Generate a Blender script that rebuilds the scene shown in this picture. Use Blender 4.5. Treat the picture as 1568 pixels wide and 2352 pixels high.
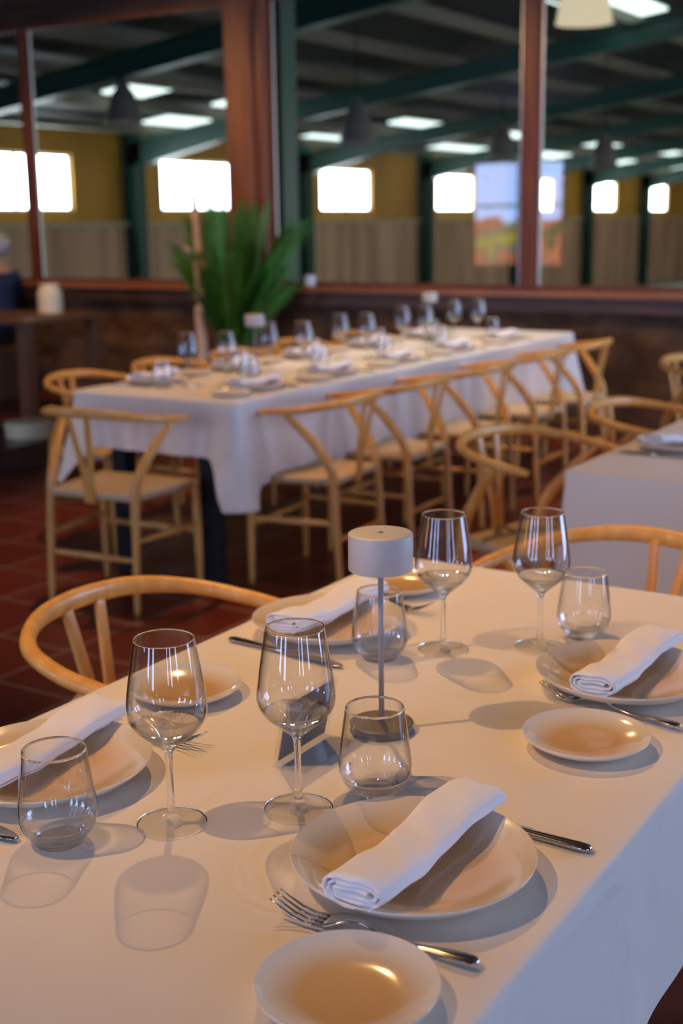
import bpy, math, random
from mathutils import Vector, Matrix
random.seed(7)
S = bpy.context.scene
for o in list(bpy.data.objects):
    bpy.data.objects.remove(o)
PI = math.pi

# ------------------------------------------------------------ camera
PITCH, ROLL, YAW = math.radians(12.8304), math.radians(-0.7582), math.radians(32.2)
fw = Vector((0, math.cos(PITCH), -math.sin(PITCH)))
ri = Vector((1, 0, 0)); up = ri.cross(fw)
ri2 = ri*math.cos(ROLL) + up*math.sin(ROLL); up2 = -ri*math.sin(ROLL) + up*math.cos(ROLL)
Rz = Matrix.Rotation(YAW, 3, 'Z')
ri2, up2, fw = Rz @ ri2, Rz @ up2, Rz @ fw
cd = bpy.data.cameras.new('camera'); cam = bpy.data.objects.new('camera', cd)
S.collection.objects.link(cam); S.camera = cam
cd.sensor_fit = 'VERTICAL'; cd.sensor_height = 36; cd.lens = 2926.7*36/2352
cd.clip_start = .05; cd.clip_end = 300
cam.matrix_world = Matrix(((ri2.x, up2.x, -fw.x, 0), (ri2.y, up2.y, -fw.y, 0), (ri2.z, up2.z, -fw.z, 1.40), (0, 0, 0, 1)))
cd.dof.use_dof = True; cd.dof.focus_distance = 1.43; cd.dof.aperture_fstop = 4.4

# ------------------------------------------------------------ light and exposure
S.view_settings.view_transform = 'Standard'; S.view_settings.look = 'None'
S.view_settings.gamma = 1; S.view_settings.use_curve_mapping = False
S.view_settings.exposure = 0.0
SPOT_W, SPOT_COL = 103, (1.0, .57, .215)
WINDOW_STRENGTH = 13.0          # daylight in the windows behind and beside the camera
SKY_COL = (.40, .56, 1.0)
ARENA_WINDOW = 15.0
SKYLIGHT = 2.2
w = bpy.data.worlds.new('world'); S.world = w; w.use_nodes = True
w.node_tree.nodes['Background'].inputs[0].default_value = (.55, .68, 1, 1)
w.node_tree.nodes['Background'].inputs[1].default_value = 0.25
S.cycles.use_denoising = True
S.cycles.max_bounces = 14; S.cycles.transmission_bounces = 12; S.cycles.transparent_max_bounces = 16
S.cycles.diffuse_bounces = 4; S.cycles.glossy_bounces = 6
S.cycles.caustics_refractive = True; S.cycles.caustics_reflective = False
S.cycles.sample_clamp_indirect = 0; S.cycles.blur_glossy = .3

def spot(name, loc, to, power, col=SPOT_COL, size=80, r=.007, caustic=True, blend=.5):
    l = bpy.data.lights.new(name, 'SPOT'); o = bpy.data.objects.new(name, l); S.collection.objects.link(o)
    o.location = loc; d = Vector(to) - Vector(loc); o.rotation_euler = d.to_track_quat('-Z', 'Y').to_euler()
    l.energy = power; l.color = col; l.spot_size = math.radians(size); l.spot_blend = blend; l.shadow_soft_size = r
    if caustic: l.cycles.is_caustics_light = True
    return o
spot('ceiling_or_fill_spot', (-1.80, .30, 2.85), (-.85, 1.7, .75), SPOT_W, size=66, blend=1)
spot('ceiling_or_fill_spot', (-1.95, 2.55, 2.85), (-.85, 1.75, .75), SPOT_W, size=66, blend=1)
spot('ceiling_or_fill_spot', (-3.45, 3.75, 2.95), (-3.3, 4.2, .7), SPOT_W*.95, caustic=False, size=75)
spot('ceiling_or_fill_spot', (-3.45, 5.0, 2.95), (-3.25, 5.2, .7), SPOT_W*.35, caustic=False, size=75)
spot('ceiling_or_fill_spot', (-2.6, 4.3, 2.9), (-1.35, 3.8, .8), SPOT_W*.9, caustic=False, size=75)
spot('ceiling_or_fill_spot', (-6.6, 5.2, 2.9), (-7.1, 6.8, .7), SPOT_W*.5, caustic=False, size=75)

spot('ceiling_or_fill_spot', (-4.4, 6.0, 2.95), (-4.4, 8.0, .6), SPOT_W*.6, caustic=False, size=110)  # this and the next two: warm fill added to lift the window wall
spot('ceiling_or_fill_spot', (-7.0, 6.2, 2.95), (-6.6, 8.0, 1.0), SPOT_W*.6, caustic=False, size=110)
spot('ceiling_or_fill_spot', (-2.0, 6.2, 2.95), (-2.0, 8.0, .6), SPOT_W*.5, caustic=False, size=110)
spot('ceiling_or_fill_spot', (-3.0, 5.3, 2.95), (-3.2, 5.5, .7), 95, (1.0, .88, .80), caustic=False, size=60, blend=1)  # this pair is whiter fill added to brighten the far table
spot('ceiling_or_fill_spot', (-3.0, 6.9, 2.95), (-3.2, 6.6, .7), 95, (1.0, .92, .88), caustic=False, size=60, blend=1)

# ------------------------------------------------------------ materials
def mat(name):
    m = bpy.data.materials.new(name); m.use_nodes = True
    n = m.node_tree.nodes; return m, n, m.node_tree.links, n['Principled BSDF']
def plain(name, col, rough=.5, metal=0, bump=0, scale=200, var=0, vscale=4, spec=None, coat=0, stretch=None, sheen=0):
    m, n, l, b = mat(name)
    b.inputs['Base Color'].default_value = (*col, 1); b.inputs['Roughness'].default_value = rough; b.inputs['Metallic'].default_value = metal
    if spec is not None: b.inputs['Specular IOR Level'].default_value = spec
    if coat: b.inputs['Coat Weight'].default_value = coat; b.inputs['Coat Roughness'].default_value = .05
    if sheen: b.inputs['Sheen Weight'].default_value = sheen
    if bump or var:
        tc = n.new('ShaderNodeTexCoord'); mp = n.new('ShaderNodeMapping'); l.new(tc.outputs['Object'], mp.inputs[0])
        if stretch: mp.inputs['Scale'].default_value = stretch
    if var:
        t = n.new('ShaderNodeTexNoise'); t.inputs['Scale'].default_value = vscale; t.inputs['Detail'].default_value = 6
        l.new(mp.outputs[0], t.inputs[0]); cr = n.new('ShaderNodeValToRGB')
        cr.color_ramp.elements[0].position = .3; cr.color_ramp.elements[1].position = .7
        cr.color_ramp.elements[0].color = (*[c*(1-var) for c in col], 1); cr.color_ramp.elements[1].color = (*[min(1, c*(1+var*.6)) for c in col], 1)
        l.new(t.outputs[0], cr.inputs[0]); l.new(cr.outputs[0], b.inputs['Base Color'])
    if bump:
        t = n.new('ShaderNodeTexNoise'); t.inputs['Scale'].default_value = scale; t.inputs['Detail'].default_value = 4
        l.new(mp.outputs[0], t.inputs[0]); bp = n.new('ShaderNodeBump'); bp.inputs['Strength'].default_value = bump; bp.inputs['Distance'].default_value = .002
        l.new(t.outputs[0], bp.inputs['Height']); l.new(bp.outputs[0], b.inputs['Normal'])
    return m
def emit(name, col, s, var=None):
    m, n, l, b = mat(name); n.remove(b); e = n.new('ShaderNodeEmission'); e.inputs[0].default_value = (*col, 1); e.inputs[1].default_value = s
    l.new(e.outputs[0], n['Material Output'].inputs[0]); return m
def glass(name, rough=0.0):
    m, n, l, b = mat(name); b.inputs['Base Color'].default_value = (.99, 1, .995, 1); b.inputs['Transmission Weight'].default_value = 1
    b.inputs['Roughness'].default_value = rough; b.inputs['IOR'].default_value = 1.5; return m
def pane(name, tint=(.93, .97, .96), refl=1.0):
    m, n, l, b = mat(name); n.remove(b)
    t = n.new('ShaderNodeBsdfTransparent'); t.inputs[0].default_value = (*tint, 1)
    g = n.new('ShaderNodeBsdfGlossy'); g.inputs['Roughness'].default_value = 0.02
    f = n.new('ShaderNodeFresnel'); f.inputs[0].default_value = 1.5
    mu = n.new('ShaderNodeMath'); mu.operation = 'MULTIPLY'; mu.inputs[1].default_value = refl
    x = n.new('ShaderNodeMixShader'); ge = n.new('ShaderNodeNewGeometry'); inv = n.new('ShaderNodeMath'); inv.operation = 'SUBTRACT'; inv.inputs[0].default_value = 1
    l.new(ge.outputs['Backfacing'], inv.inputs[1]); m2 = n.new('ShaderNodeMath'); m2.operation = 'MULTIPLY'
    l.new(f.outputs[0], mu.inputs[0]); l.new(mu.outputs[0], m2.inputs[0]); l.new(inv.outputs[0], m2.inputs[1]); l.new(m2.outputs[0], x.inputs[0]); l.new(t.outputs[0], x.inputs[1]); l.new(g.outputs[0], x.inputs[2])
    l.new(x.outputs[0], n['Material Output'].inputs[0]); return m
def thin_wall(name):
    # thin blown wall: clear face on, darker and mirror-like towards its silhouette
    m, n, l, b = mat(name); n.remove(b); t = n.new('ShaderNodeBsdfTransparent')
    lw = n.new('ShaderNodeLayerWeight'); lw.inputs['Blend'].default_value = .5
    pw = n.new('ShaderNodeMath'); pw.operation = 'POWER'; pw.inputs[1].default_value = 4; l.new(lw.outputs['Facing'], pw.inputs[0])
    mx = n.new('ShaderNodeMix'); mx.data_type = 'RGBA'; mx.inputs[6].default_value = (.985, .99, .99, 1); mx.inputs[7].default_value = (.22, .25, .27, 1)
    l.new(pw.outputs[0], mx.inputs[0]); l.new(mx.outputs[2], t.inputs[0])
    g = n.new('ShaderNodeBsdfGlossy'); g.inputs['Roughness'].default_value = 0.0
    f = n.new('ShaderNodeFresnel'); f.inputs[0].default_value = 1.5; ge = n.new('ShaderNodeNewGeometry')
    inv = n.new('ShaderNodeMath'); inv.operation = 'SUBTRACT'; inv.inputs[0].default_value = 1; l.new(ge.outputs['Backfacing'], inv.inputs[1])
    m2 = n.new('ShaderNodeMath'); m2.operation = 'MULTIPLY'; l.new(f.outputs[0], m2.inputs[0]); l.new(inv.outputs[0], m2.inputs[1])
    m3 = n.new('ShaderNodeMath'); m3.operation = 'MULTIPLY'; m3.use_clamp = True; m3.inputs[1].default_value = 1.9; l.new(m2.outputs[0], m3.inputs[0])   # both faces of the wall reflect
    x = n.new('ShaderNodeMixShader'); l.new(m3.outputs[0], x.inputs[0]); l.new(t.outputs[0], x.inputs[1]); l.new(g.outputs[0], x.inputs[2])
    l.new(x.outputs[0], n['Material Output'].inputs[0]); return m
def soft_glass(name, mixf):
    # solid glass seen partly straight through
    m, n, l, b = mat(name); n.remove(b)
    t = n.new('ShaderNodeBsdfTransparent'); t.inputs[0].default_value = (.97, .975, .975, 1)
    g = n.new('ShaderNodeBsdfGlass'); g.inputs['Roughness'].default_value = 0; g.inputs['IOR'].default_value = 1.5
    x = n.new('ShaderNodeMixShader'); x.inputs[0].default_value = mixf
    l.new(t.outputs[0], x.inputs[1]); l.new(g.outputs[0], x.inputs[2]); l.new(x.outputs[0], n['Material Output'].inputs[0]); return m
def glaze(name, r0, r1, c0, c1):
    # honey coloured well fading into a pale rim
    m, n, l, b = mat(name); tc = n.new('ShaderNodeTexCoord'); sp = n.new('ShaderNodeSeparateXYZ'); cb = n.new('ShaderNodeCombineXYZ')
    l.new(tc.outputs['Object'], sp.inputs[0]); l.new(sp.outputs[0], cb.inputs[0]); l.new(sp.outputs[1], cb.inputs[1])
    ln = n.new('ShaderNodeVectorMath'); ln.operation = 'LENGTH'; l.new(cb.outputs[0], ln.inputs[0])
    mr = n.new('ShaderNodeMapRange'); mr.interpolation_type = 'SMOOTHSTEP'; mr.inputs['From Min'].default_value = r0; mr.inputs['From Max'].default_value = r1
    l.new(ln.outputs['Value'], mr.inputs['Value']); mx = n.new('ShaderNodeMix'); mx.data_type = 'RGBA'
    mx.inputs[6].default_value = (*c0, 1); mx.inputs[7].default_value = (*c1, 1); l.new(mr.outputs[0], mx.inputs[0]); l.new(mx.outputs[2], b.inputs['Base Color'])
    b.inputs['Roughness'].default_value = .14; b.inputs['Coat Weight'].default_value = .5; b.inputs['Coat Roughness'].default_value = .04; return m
def outdoors(name, s):
    # window with a bright sky above and red, green and ochre shapes outside below
    m, n, l, b = mat(name); n.remove(b); tc = n.new('ShaderNodeTexCoord'); sp = n.new('ShaderNodeSeparateXYZ'); l.new(tc.outputs['Object'], sp.inputs[0])
    t = n.new('ShaderNodeTexNoise'); t.inputs['Scale'].default_value = 2.6; t.inputs['Detail'].default_value = 3; l.new(tc.outputs['Object'], t.inputs[0])
    cr = n.new('ShaderNodeValToRGB'); e = cr.color_ramp.elements; e[0].position = .35; e[0].color = (.03, .06, .015, 1); e[1].position = .7; e[1].color = (.30, .26, .02, 1)
    q = e.new(.48); q.color = (.42, .10, .05, 1); q = e.new(.58); q.color = (.12, .11, .09, 1); l.new(t.outputs[0], cr.inputs[0])
    ad = n.new('ShaderNodeMath'); ad.operation = 'MULTIPLY_ADD'; ad.inputs[1].default_value = .5; l.new(t.outputs[0], ad.inputs[0]); l.new(sp.outputs[2], ad.inputs[2])
    mr = n.new('ShaderNodeMapRange'); mr.inputs['From Min'].default_value = 1.62; mr.inputs['From Max'].default_value = 1.72; l.new(ad.outputs[0], mr.inputs['Value'])
    mx = n.new('ShaderNodeMix'); mx.data_type = 'RGBA'; mx.inputs[7].default_value = (*SKY_COL, 1); l.new(mr.outputs[0], mx.inputs[0]); l.new(cr.outputs[0], mx.inputs[6])
    em = n.new('ShaderNodeEmission'); em.inputs[1].default_value = s; l.new(mx.outputs[2], em.inputs[0]); l.new(em.outputs[0], n['Material Output'].inputs[0]); return m
def wood(name, c1, c2, rough=.4, stretch=(1, 1, 12), scale=9, coat=0):
    m, n, l, b = mat(name)
    tc = n.new('ShaderNodeTexCoord'); mp = n.new('ShaderNodeMapping'); mp.inputs['Scale'].default_value = [1/s*4 for s in stretch]
    l.new(tc.outputs['Object'], mp.inputs[0]); t = n.new('ShaderNodeTexNoise'); t.inputs['Scale'].default_value = scale; t.inputs['Detail'].default_value = 8
    t.inputs['Distortion'].default_value = .6
    l.new(mp.outputs[0], t.inputs[0]); cr = n.new('ShaderNodeValToRGB'); cr.color_ramp.elements[0].position = .32; cr.color_ramp.elements[1].position = .68
    cr.color_ramp.elements[0].color = (*c1, 1); cr.color_ramp.elements[1].color = (*c2, 1); l.new(t.outputs[0], cr.inputs[0]); l.new(cr.outputs[0], b.inputs['Base Color'])
    b.inputs['Roughness'].default_value = rough; b.inputs['Coat Weight'].default_value = coat; return m
def tiles(name):
    m, n, l, b = mat(name)
    tc = n.new('ShaderNodeTexCoord'); br = n.new('ShaderNodeTexBrick'); br.offset = 0; br.inputs['Scale'].default_value = 1
    br.inputs['Brick Width'].default_value = .33; br.inputs['Row Height'].default_value = .33; br.inputs['Mortar Size'].default_value = .006
    br.inputs['Color1'].default_value = (.17, .022, .008, 1); br.inputs['Color2'].default_value = (.21, .030, .011, 1); br.inputs['Mortar'].default_value = (.34, .21, .15, 1)
    l.new(tc.outputs['Object'], br.inputs[0]); l.new(br.outputs[0], b.inputs['Base Color']); b.inputs['Roughness'].default_value = .36
    bp = n.new('ShaderNodeBump'); bp.inputs['Strength'].default_value = .3; bp.invert = True; bp.inputs['Distance'].default_value = .003
    l.new(br.outputs['Fac'], bp.inputs['Height']); l.new(bp.outputs[0], b.inputs['Normal']); return m
def stone(name):
    m, n, l, b = mat(name)
    tc = n.new('ShaderNodeTexCoord'); v = n.new('ShaderNodeTexVoronoi'); v.inputs['Scale'].default_value = 3.2; v.feature = 'F1'
    mp = n.new('ShaderNodeMapping'); mp.inputs['Scale'].default_value = (1, 1, 1.7); l.new(tc.outputs['Object'], mp.inputs[0])
    t = n.new('ShaderNodeTexNoise'); t.inputs['Scale'].default_value = 7; t.inputs['Detail'].default_value = 8
    l.new(mp.outputs[0], t.inputs[0]); l.new(mp.outputs[0], v.inputs[0])
    mx = n.new('ShaderNodeMix'); mx.data_type = 'RGBA'; mx.blend_type = 'MULTIPLY'; mx.inputs[0].default_value = .8
    cr = n.new('ShaderNodeValToRGB'); cr.color_ramp.elements[0].color = (.05, .02, .008, 1); cr.color_ramp.elements[1].color = (.34, .19, .09, 1)
    l.new(t.outputs[0], cr.inputs[0]); cv = n.new('ShaderNodeValToRGB'); cv.color_ramp.elements[0].color = (1, .9, .75, 1); cv.color_ramp.elements[1].color = (.25, .2, .16, 1)
    cv.color_ramp.elements[1].position = .75; l.new(v.outputs['Distance'], cv.inputs[0]); l.new(cr.outputs[0], mx.inputs[6]); l.new(cv.outputs[0], mx.inputs[7])
    l.new(mx.outputs[2], b.inputs['Base Color']); b.inputs['Roughness'].default_value = .75
    bp = n.new('ShaderNodeBump'); bp.inputs['Strength'].default_value = .8; bp.inputs['Distance'].default_value = .03; bp.invert = True
    l.new(v.outputs['Distance'], bp.inputs['Height']); l.new(bp.outputs[0], b.inputs['Normal']); return m
def boards(name, c1, c2, width, grain=1.0, axis='X'):
    m, n, l, b = mat(name)
    tc = n.new('ShaderNodeTexCoord'); mp = n.new('ShaderNodeMapping'); l.new(tc.outputs['Object'], mp.inputs[0])
    mp.inputs['Rotation'].default_value = (0, PI/2, 0) if axis == 'V' else (0, 0, 0)
    mp.inputs['Scale'].default_value = (.25, 1/width, .25)
    t = n.new('ShaderNodeTexNoise'); t.inputs['Scale'].default_value = 1.0; t.inputs['Detail'].default_value = 5; l.new(mp.outputs[0], t.inputs[0])
    cr = n.new('ShaderNodeValToRGB'); cr.color_ramp.elements[0].position = .35; cr.color_ramp.elements[1].position = .65
    cr.color_ramp.elements[0].color = (*c1, 1); cr.color_ramp.elements[1].color = (*c2, 1); l.new(t.outputs[0], cr.inputs[0]); l.new(cr.outputs[0], b.inputs['Base Color'])
    b.inputs['Roughness'].default_value = .6; return m

def linen(name, col):
    m, n, l, b = mat(name); b.inputs['Base Color'].default_value = (*col, 1); b.inputs['Roughness'].default_value = .85; b.inputs['Sheen Weight'].default_value = .15
    tc = n.new('ShaderNodeTexCoord'); t1 = n.new('ShaderNodeTexNoise'); t1.inputs['Scale'].default_value = 1400
    t2 = n.new('ShaderNodeTexNoise'); t2.inputs['Scale'].default_value = 4.5; t2.inputs['Detail'].default_value = 3; t2.inputs['Distortion'].default_value = 1.2
    l.new(tc.outputs['Object'], t1.inputs[0]); l.new(tc.outputs['Object'], t2.inputs[0])
    b1 = n.new('ShaderNodeBump'); b1.inputs['Strength'].default_value = .35; b1.inputs['Distance'].default_value = .03; l.new(t2.outputs[0], b1.inputs['Height'])
    b2 = n.new('ShaderNodeBump'); b2.inputs['Strength'].default_value = .2; b2.inputs['Distance'].default_value = .001; l.new(t1.outputs[0], b2.inputs['Height'])
    l.new(b1.outputs[0], b2.inputs['Normal']); l.new(b2.outputs[0], b.inputs['Normal']); return m

M = dict(
    cloth=linen('table_linen', (.84, .75, .62)),
    napkin=plain('napkin_linen', (.90, .86, .83), .85, bump=.3, scale=1200, sheen=.1),
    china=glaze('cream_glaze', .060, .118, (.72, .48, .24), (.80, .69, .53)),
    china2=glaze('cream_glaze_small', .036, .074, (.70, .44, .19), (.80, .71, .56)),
    steel=plain('polished_steel', (.55, .53, .50), .14, metal=1),
    glass=glass('clear_glass'), softglass=soft_glass('thick_clear_glass', .6), wall=thin_wall('thin_clear_glass'), stemglass=soft_glass('stem_glass', .8),
    pane=pane('window_glass'),
    acrylic=pane('clear_acrylic', (.96, .97, .98), 1.0),
    card=plain('taupe_card', (.24, .17, .12), .6),
    cardedge=plain('white_card', (.75, .72, .68), .6),
    lamp=plain('taupe_lacquer', (.56, .52, .47), .42, metal=.1, bump=.15, scale=2500),
    lampbase=plain('dark_taupe_lacquer', (.17, .135, .11), .4, metal=.1), lamppole=plain('pole_lacquer', (.34, .30, .28), .4, metal=.1), lampdark=plain('lamp_button', (.12, .11, .10), .4),
    beech=wood('beech', (.72, .31, .055), (.86, .44, .10), .36, coat=.15),
    cord=plain('paper_cord', (.62, .44, .24), .8, bump=1.0, scale=120, stretch=(1, 8, 1)),
    redwood=wood('varnished_redwood', (.13, .030, .010), (.24, .065, .022), .5, (1, 1, 12), 6, .0),
    redwoodx=wood('varnished_redwood_sill', (.32, .11, .035), (.50, .19, .07), .28, (12, 1, 1), 6, .4),
    orangewood=wood('orange_stained_wood', (.20, .065, .022), (.34, .12, .045), .55, (1, 1, 12), 5, 0),
    darkwood=wood('dark_wood', (.045, .022, .013), (.10, .05, .030), .4, (12, 1, 1), 6, .2),
    midwood=wood('brown_wood', (.10, .045, .018), (.17, .08, .035), .5, (1, 1, 12), 6),
    black=plain('black_metal', (.006, .006, .006), .8),
    green=plain('green_steel_paint', (.003, .060, .042), .38), shadegreen=plain('shaded_green_paint', (.002, .010, .008), .5),  # second green is a copy with shade put into its colour, unused
    purlin=plain('grey_purlin', (.17, .15, .11), .6),
    roof=plain('roof_sheet', (.020, .020, .018), .7, var=.3, vscale=.6),
    yellow=boards('ochre_wall', (.52, .24, .02), (.64, .31, .03), 1.2),
    brown=boards('kickboards', (.40, .21, .12), (.68, .40, .25), .35),
    band=plain('cream_band', (.50, .40, .22), .6),
    sand=plain('arena_sand', (.42, .42, .36), .9, var=.2, vscale=.8),
    ceil=plain('ceiling_paint', (.10, .065, .045), .7),
    plaster=plain('brown_plaster', (.16, .10, .07), .8, var=.2, vscale=2),
    tile=tiles('terracotta_tiles'), stone=stone('rough_stone'),
    brightview=outdoors('bright_outdoor_view', 30.0),
    daylight=emit('bright_daylight_pane', SKY_COL, WINDOW_STRENGTH),
    sidefill=emit('arena_side_fill_pane', (.90, .93, .95), 3.4),
    arenawin=emit('overcast_window_pane', (.86, .95, 1.0), ARENA_WINDOW),
    skylight=emit('translucent_roof_panel', (.80, .92, .88), SKYLIGHT),
    alu=plain('aluminium', (.55, .57, .60), .4, metal=.8),
    bell=plain('bell_lamp_shade', (.16, .14, .12), .45), litbell=emit('glowing_ribbed_shade', (1.0, .80, .56), .75),
    bulb=emit('lit_bulb', (1, .97, .88), 14),
    leaf=plain('palm_green', (.10, .32, .04), .5, var=.5, vscale=6),
    stem=plain('palm_stem', (.09, .16, .04), .6),
    pot=plain('clay_pot', (.10, .045, .03), .8),
    trunk=plain('peeled_branch', (.74, .50, .32), .7, var=.2, vscale=10, bump=.5, scale=40),
    bark=plain('dark_bark', (.10, .07, .05), .8),
    cream=plain('cream_ceramic', (.95, .82, .50), .4),
    whitecer=plain('white_ceramic', (.80, .84, .88), .3),
    skin=plain('skin', (.55, .30, .20), .55), navy=plain('navy_cloth', (.015, .035, .10), .8, bump=.4, scale=300, var=.4, vscale=20),
    hair=plain('grey_hair', (.42, .45, .47), .6, var=.4, vscale=40),
    stringwhite=plain('pale_stone', (.5, .5, .5), .5),
)

# ------------------------------------------------------------ helpers
def link(name, me, m, parent=None, smooth=True):
    o = bpy.data.objects.new(name, me); S.collection.objects.link(o)
    if m is not None: me.materials.append(m)
    if smooth:
        me.polygons.foreach_set('use_smooth', [True]*len(me.polygons))
    if parent is not None: o.parent = parent
    return o
class MB:
    def __init__(s): s.v = []; s.f = []
    def add(s, v, f):
        k = len(s.v); s.v += [tuple(x) for x in v]; s.f += [tuple(i+k for i in q) for q in f]; return s
    def box(s, x0, x1, y0, y1, z0, z1):
        v = [(x, y, z) for z in (z0, z1) for y in (y0, y1) for x in (x0, x1)]
        return s.add(v, [(0, 2, 3, 1), (4, 5, 7, 6), (0, 1, 5, 4), (2, 6, 7, 3), (0, 4, 6, 2), (1, 3, 7, 5)])
    def lathe(s, prof, seg=64, c=(0, 0, 0)):
        v = []; f = []; idx = []
        for r, z in prof:
            if r < 1e-6: idx.append([len(v)]); v.append((c[0], c[1], c[2]+z))
            else:
                idx.append(list(range(len(v), len(v)+seg)))
                v += [(c[0]+r*math.cos(2*PI*i/seg), c[1]+r*math.sin(2*PI*i/seg), c[2]+z) for i in range(seg)]
        for a, b in zip(idx, idx[1:]):
            for i in range(seg):
                j = (i+1) % seg
                if len(a) == 1 and len(b) == 1: continue
                if len(a) == 1: f.append((a[0], b[j], b[i]))
                elif len(b) == 1: f.append((a[i], a[j], b[0]))
                else: f.append((a[i], a[j], b[j], b[i]))
        return s.add(v, f)
    def sweep(s, pts, W, H=None, seg=12, up=(0, 0, 1), cap=True, power=2.0):
        n = len(pts); P = [Vector(p) for p in pts]
        if not hasattr(W, '__len__'): W = [W]*n
        if H is None: H = W
        if not hasattr(H, '__len__'): H = [H]*n
        upv = Vector(up); v = []; f = []
        for i in range(n):
            t = (P[min(i+1, n-1)] - P[max(i-1, 0)]).normalized()
            sd = t.cross(upv)
            if sd.length < 1e-3: sd = t.cross(Vector((1, 0, 0)))
            sd.normalize(); u = sd.cross(t).normalized()
            for k in range(seg):
                a = 2*PI*k/seg; ca, sa = math.cos(a), math.sin(a); e = 2/power
                x = math.copysign(abs(ca)**e, ca); y = math.copysign(abs(sa)**e, sa)
                v.append(P[i] + sd*(x*W[i]) + u*(y*H[i]))
        for i in range(n-1):
            for k in range(seg):
                j = (k+1) % seg; f.append((i*seg+k, i*seg+j, (i+1)*seg+j, (i+1)*seg+k))
        if cap:
            f.append(tuple(range(seg))[::-1]); f.append(tuple((n-1)*seg+k for k in range(seg)))
        return s.add(v, f)
    def build(s, name, m, parent=None, smooth=True, bevel=0):
        me = bpy.data.meshes.new(name); me.from_pydata(s.v, [], s.f); me.validate(); me.update()
        o = link(name, me, m, parent, smooth)
        if bevel:
            b = o.modifiers.new('bevel', 'BEVEL'); b.width = bevel; b.segments = 3; b.limit_method = 'ANGLE'
            b.harden_normals = False
        if smooth and not bevel: pass
        return o
def autosmooth(o, ang=40):
    me = o.data
    try: me.set_sharp_from_angle(angle=math.radians(ang))
    except Exception: pass
    return o
def spline(pts, n=8):
    P = [Vector(p) for p in pts]; out = []
    for i in range(len(P)-1):
        p0 = P[max(i-1, 0)]; p1 = P[i]; p2 = P[i+1]; p3 = P[min(i+2, len(P)-1)]
        for k in range(n):
            t = k/n; out.append(.5*((2*p1)+(-p0+p2)*t+(2*p0-5*p1+4*p2-p3)*t*t+(-p0+3*p1-3*p2+p3)*t**3))
    out.append(P[-1]); return out
def lerps(vals, n):
    out = []; m = len(vals)-1
    for i in range(n):
        t = i/(n-1)*m; k = min(int(t), m-1); out.append(vals[k]*(1-(t-k))+vals[k+1]*(t-k))
    return out
def empty(name, loc=(0, 0, 0), rz=0):
    o = bpy.data.objects.new(name, None); S.collection.objects.link(o); o.location = loc; o.rotation_euler = (0, 0, rz); o.empty_display_size = .1; return o
def tag(o, label=None, cat=None, group=None, kind=None):
    if label: o['label'] = label
    if cat: o['category'] = cat
    if group: o['group'] = group
    if kind: o['kind'] = kind
    return o
def kids(o): return [c for c in S.collection.objects if c.parent is o]
def copy_tree(o, parent=None):
    c = o.copy(); S.collection.objects.link(c)
    if parent is not None: c.parent = parent
    for ch in kids(o): copy_tree(ch, c)
    return c
used = set()
def place(proto, loc, rz=0, label=None, group=None, tilt=None):
    o = proto if proto.name not in used else copy_tree(proto)
    used.add(proto.name)
    o.location = loc; o.rotation_euler = (0, 0, rz)
    if label: o['label'] = label
    if group: o['group'] = group
    elif 'group' in o: del o['group']
    return o
def struct(mb, name, m, bevel=0):
    return tag(mb.build(name, m, smooth=False, bevel=bevel), kind='structure')

# ------------------------------------------------------------ restaurant shell
X0, X1, Y0, Y1, HC = -10.5, 3.2, -3.6, 8.0, 3.12
struct(MB().box(X0-.2, X1+.2, Y0-.2, Y1+.25, -.12, 0), 'floor', M['tile'])
struct(MB().box(X0-.2, X1+.2, Y0-.2, Y1+.25, HC, HC+.12), 'ceiling', M['ceil'])
struct(MB().box(X0-.15, X0, Y0, Y1, 0, HC), 'wall_left', M['plaster'])
# stone parapet of the window wall
struct(MB().box(X0, X1, Y1+.02, Y1+.25, 0, .835), 'wall_back', M['stone'])
struct(MB().box(X0, X1, Y1-.10, Y1+.27, .895, .940), 'trim_1', M['redwoodx'], .008)
struct(MB().box(X0, X1, Y1-.06, Y1+.02, .800, .895), 'trim_2', M['darkwood'])
struct(MB().box(X0, X1, Y1-.02, Y1+.12, 2.99, HC), 'trim_3', M['darkwood'])
# window posts, mullions and panes
posts = [(-10.42, .06), (-8.10, .04), (-3.55, .045), (-1.30, .045), (.95, .045), (3.12, .06)]
k = 4
for x, hw in posts:
    struct(MB().box(x-hw, x+hw, Y1, Y1+.07, .940, 2.99), 'trim_%d' % k, M['redwood'], .006); k += 1
struct(MB().box(-5.93, -5.70, Y1-.12, Y1+.06, 0, 2.99), 'trim_%d' % k, M['orangewood'], .01); k += 1
struct(MB().box(-5.70, -5.625, Y1-.08, Y1+.08, 0, 2.99), 'trim_%d' % k, M['redwood'], .006); k += 1
for i, (a, b) in enumerate([(-10.36, -8.14), (-8.06, -5.93), (-5.625, -3.595), (-3.505, -1.345), (-1.255, .905), (.995, 3.06)]):
    f = MB()
    for (p, q, r, s_) in ((a, b, .940, .968), (a, b, 2.962, 2.99), (a, a+.022, .968, 2.962), (b-.022, b, .968, 2.962)):
        f.box(p, q, Y1+.02, Y1+.06, r, s_)
    wo = struct(f, 'window_%d' % (i+1), M['redwood'])
    MB().box(a+.022, b-.022, Y1+.035, Y1+.041, .968, 2.962).build('glass_pane', M['pane'], wo, smooth=False)
    MB().box(a+.022, a+.032, Y1+.028, Y1+.048, .968, 2.962).box(b-.032, b-.022, Y1+.028, Y1+.048, .968, 2.962).build('glazing_bead', M['alu'], wo, smooth=False)
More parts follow.
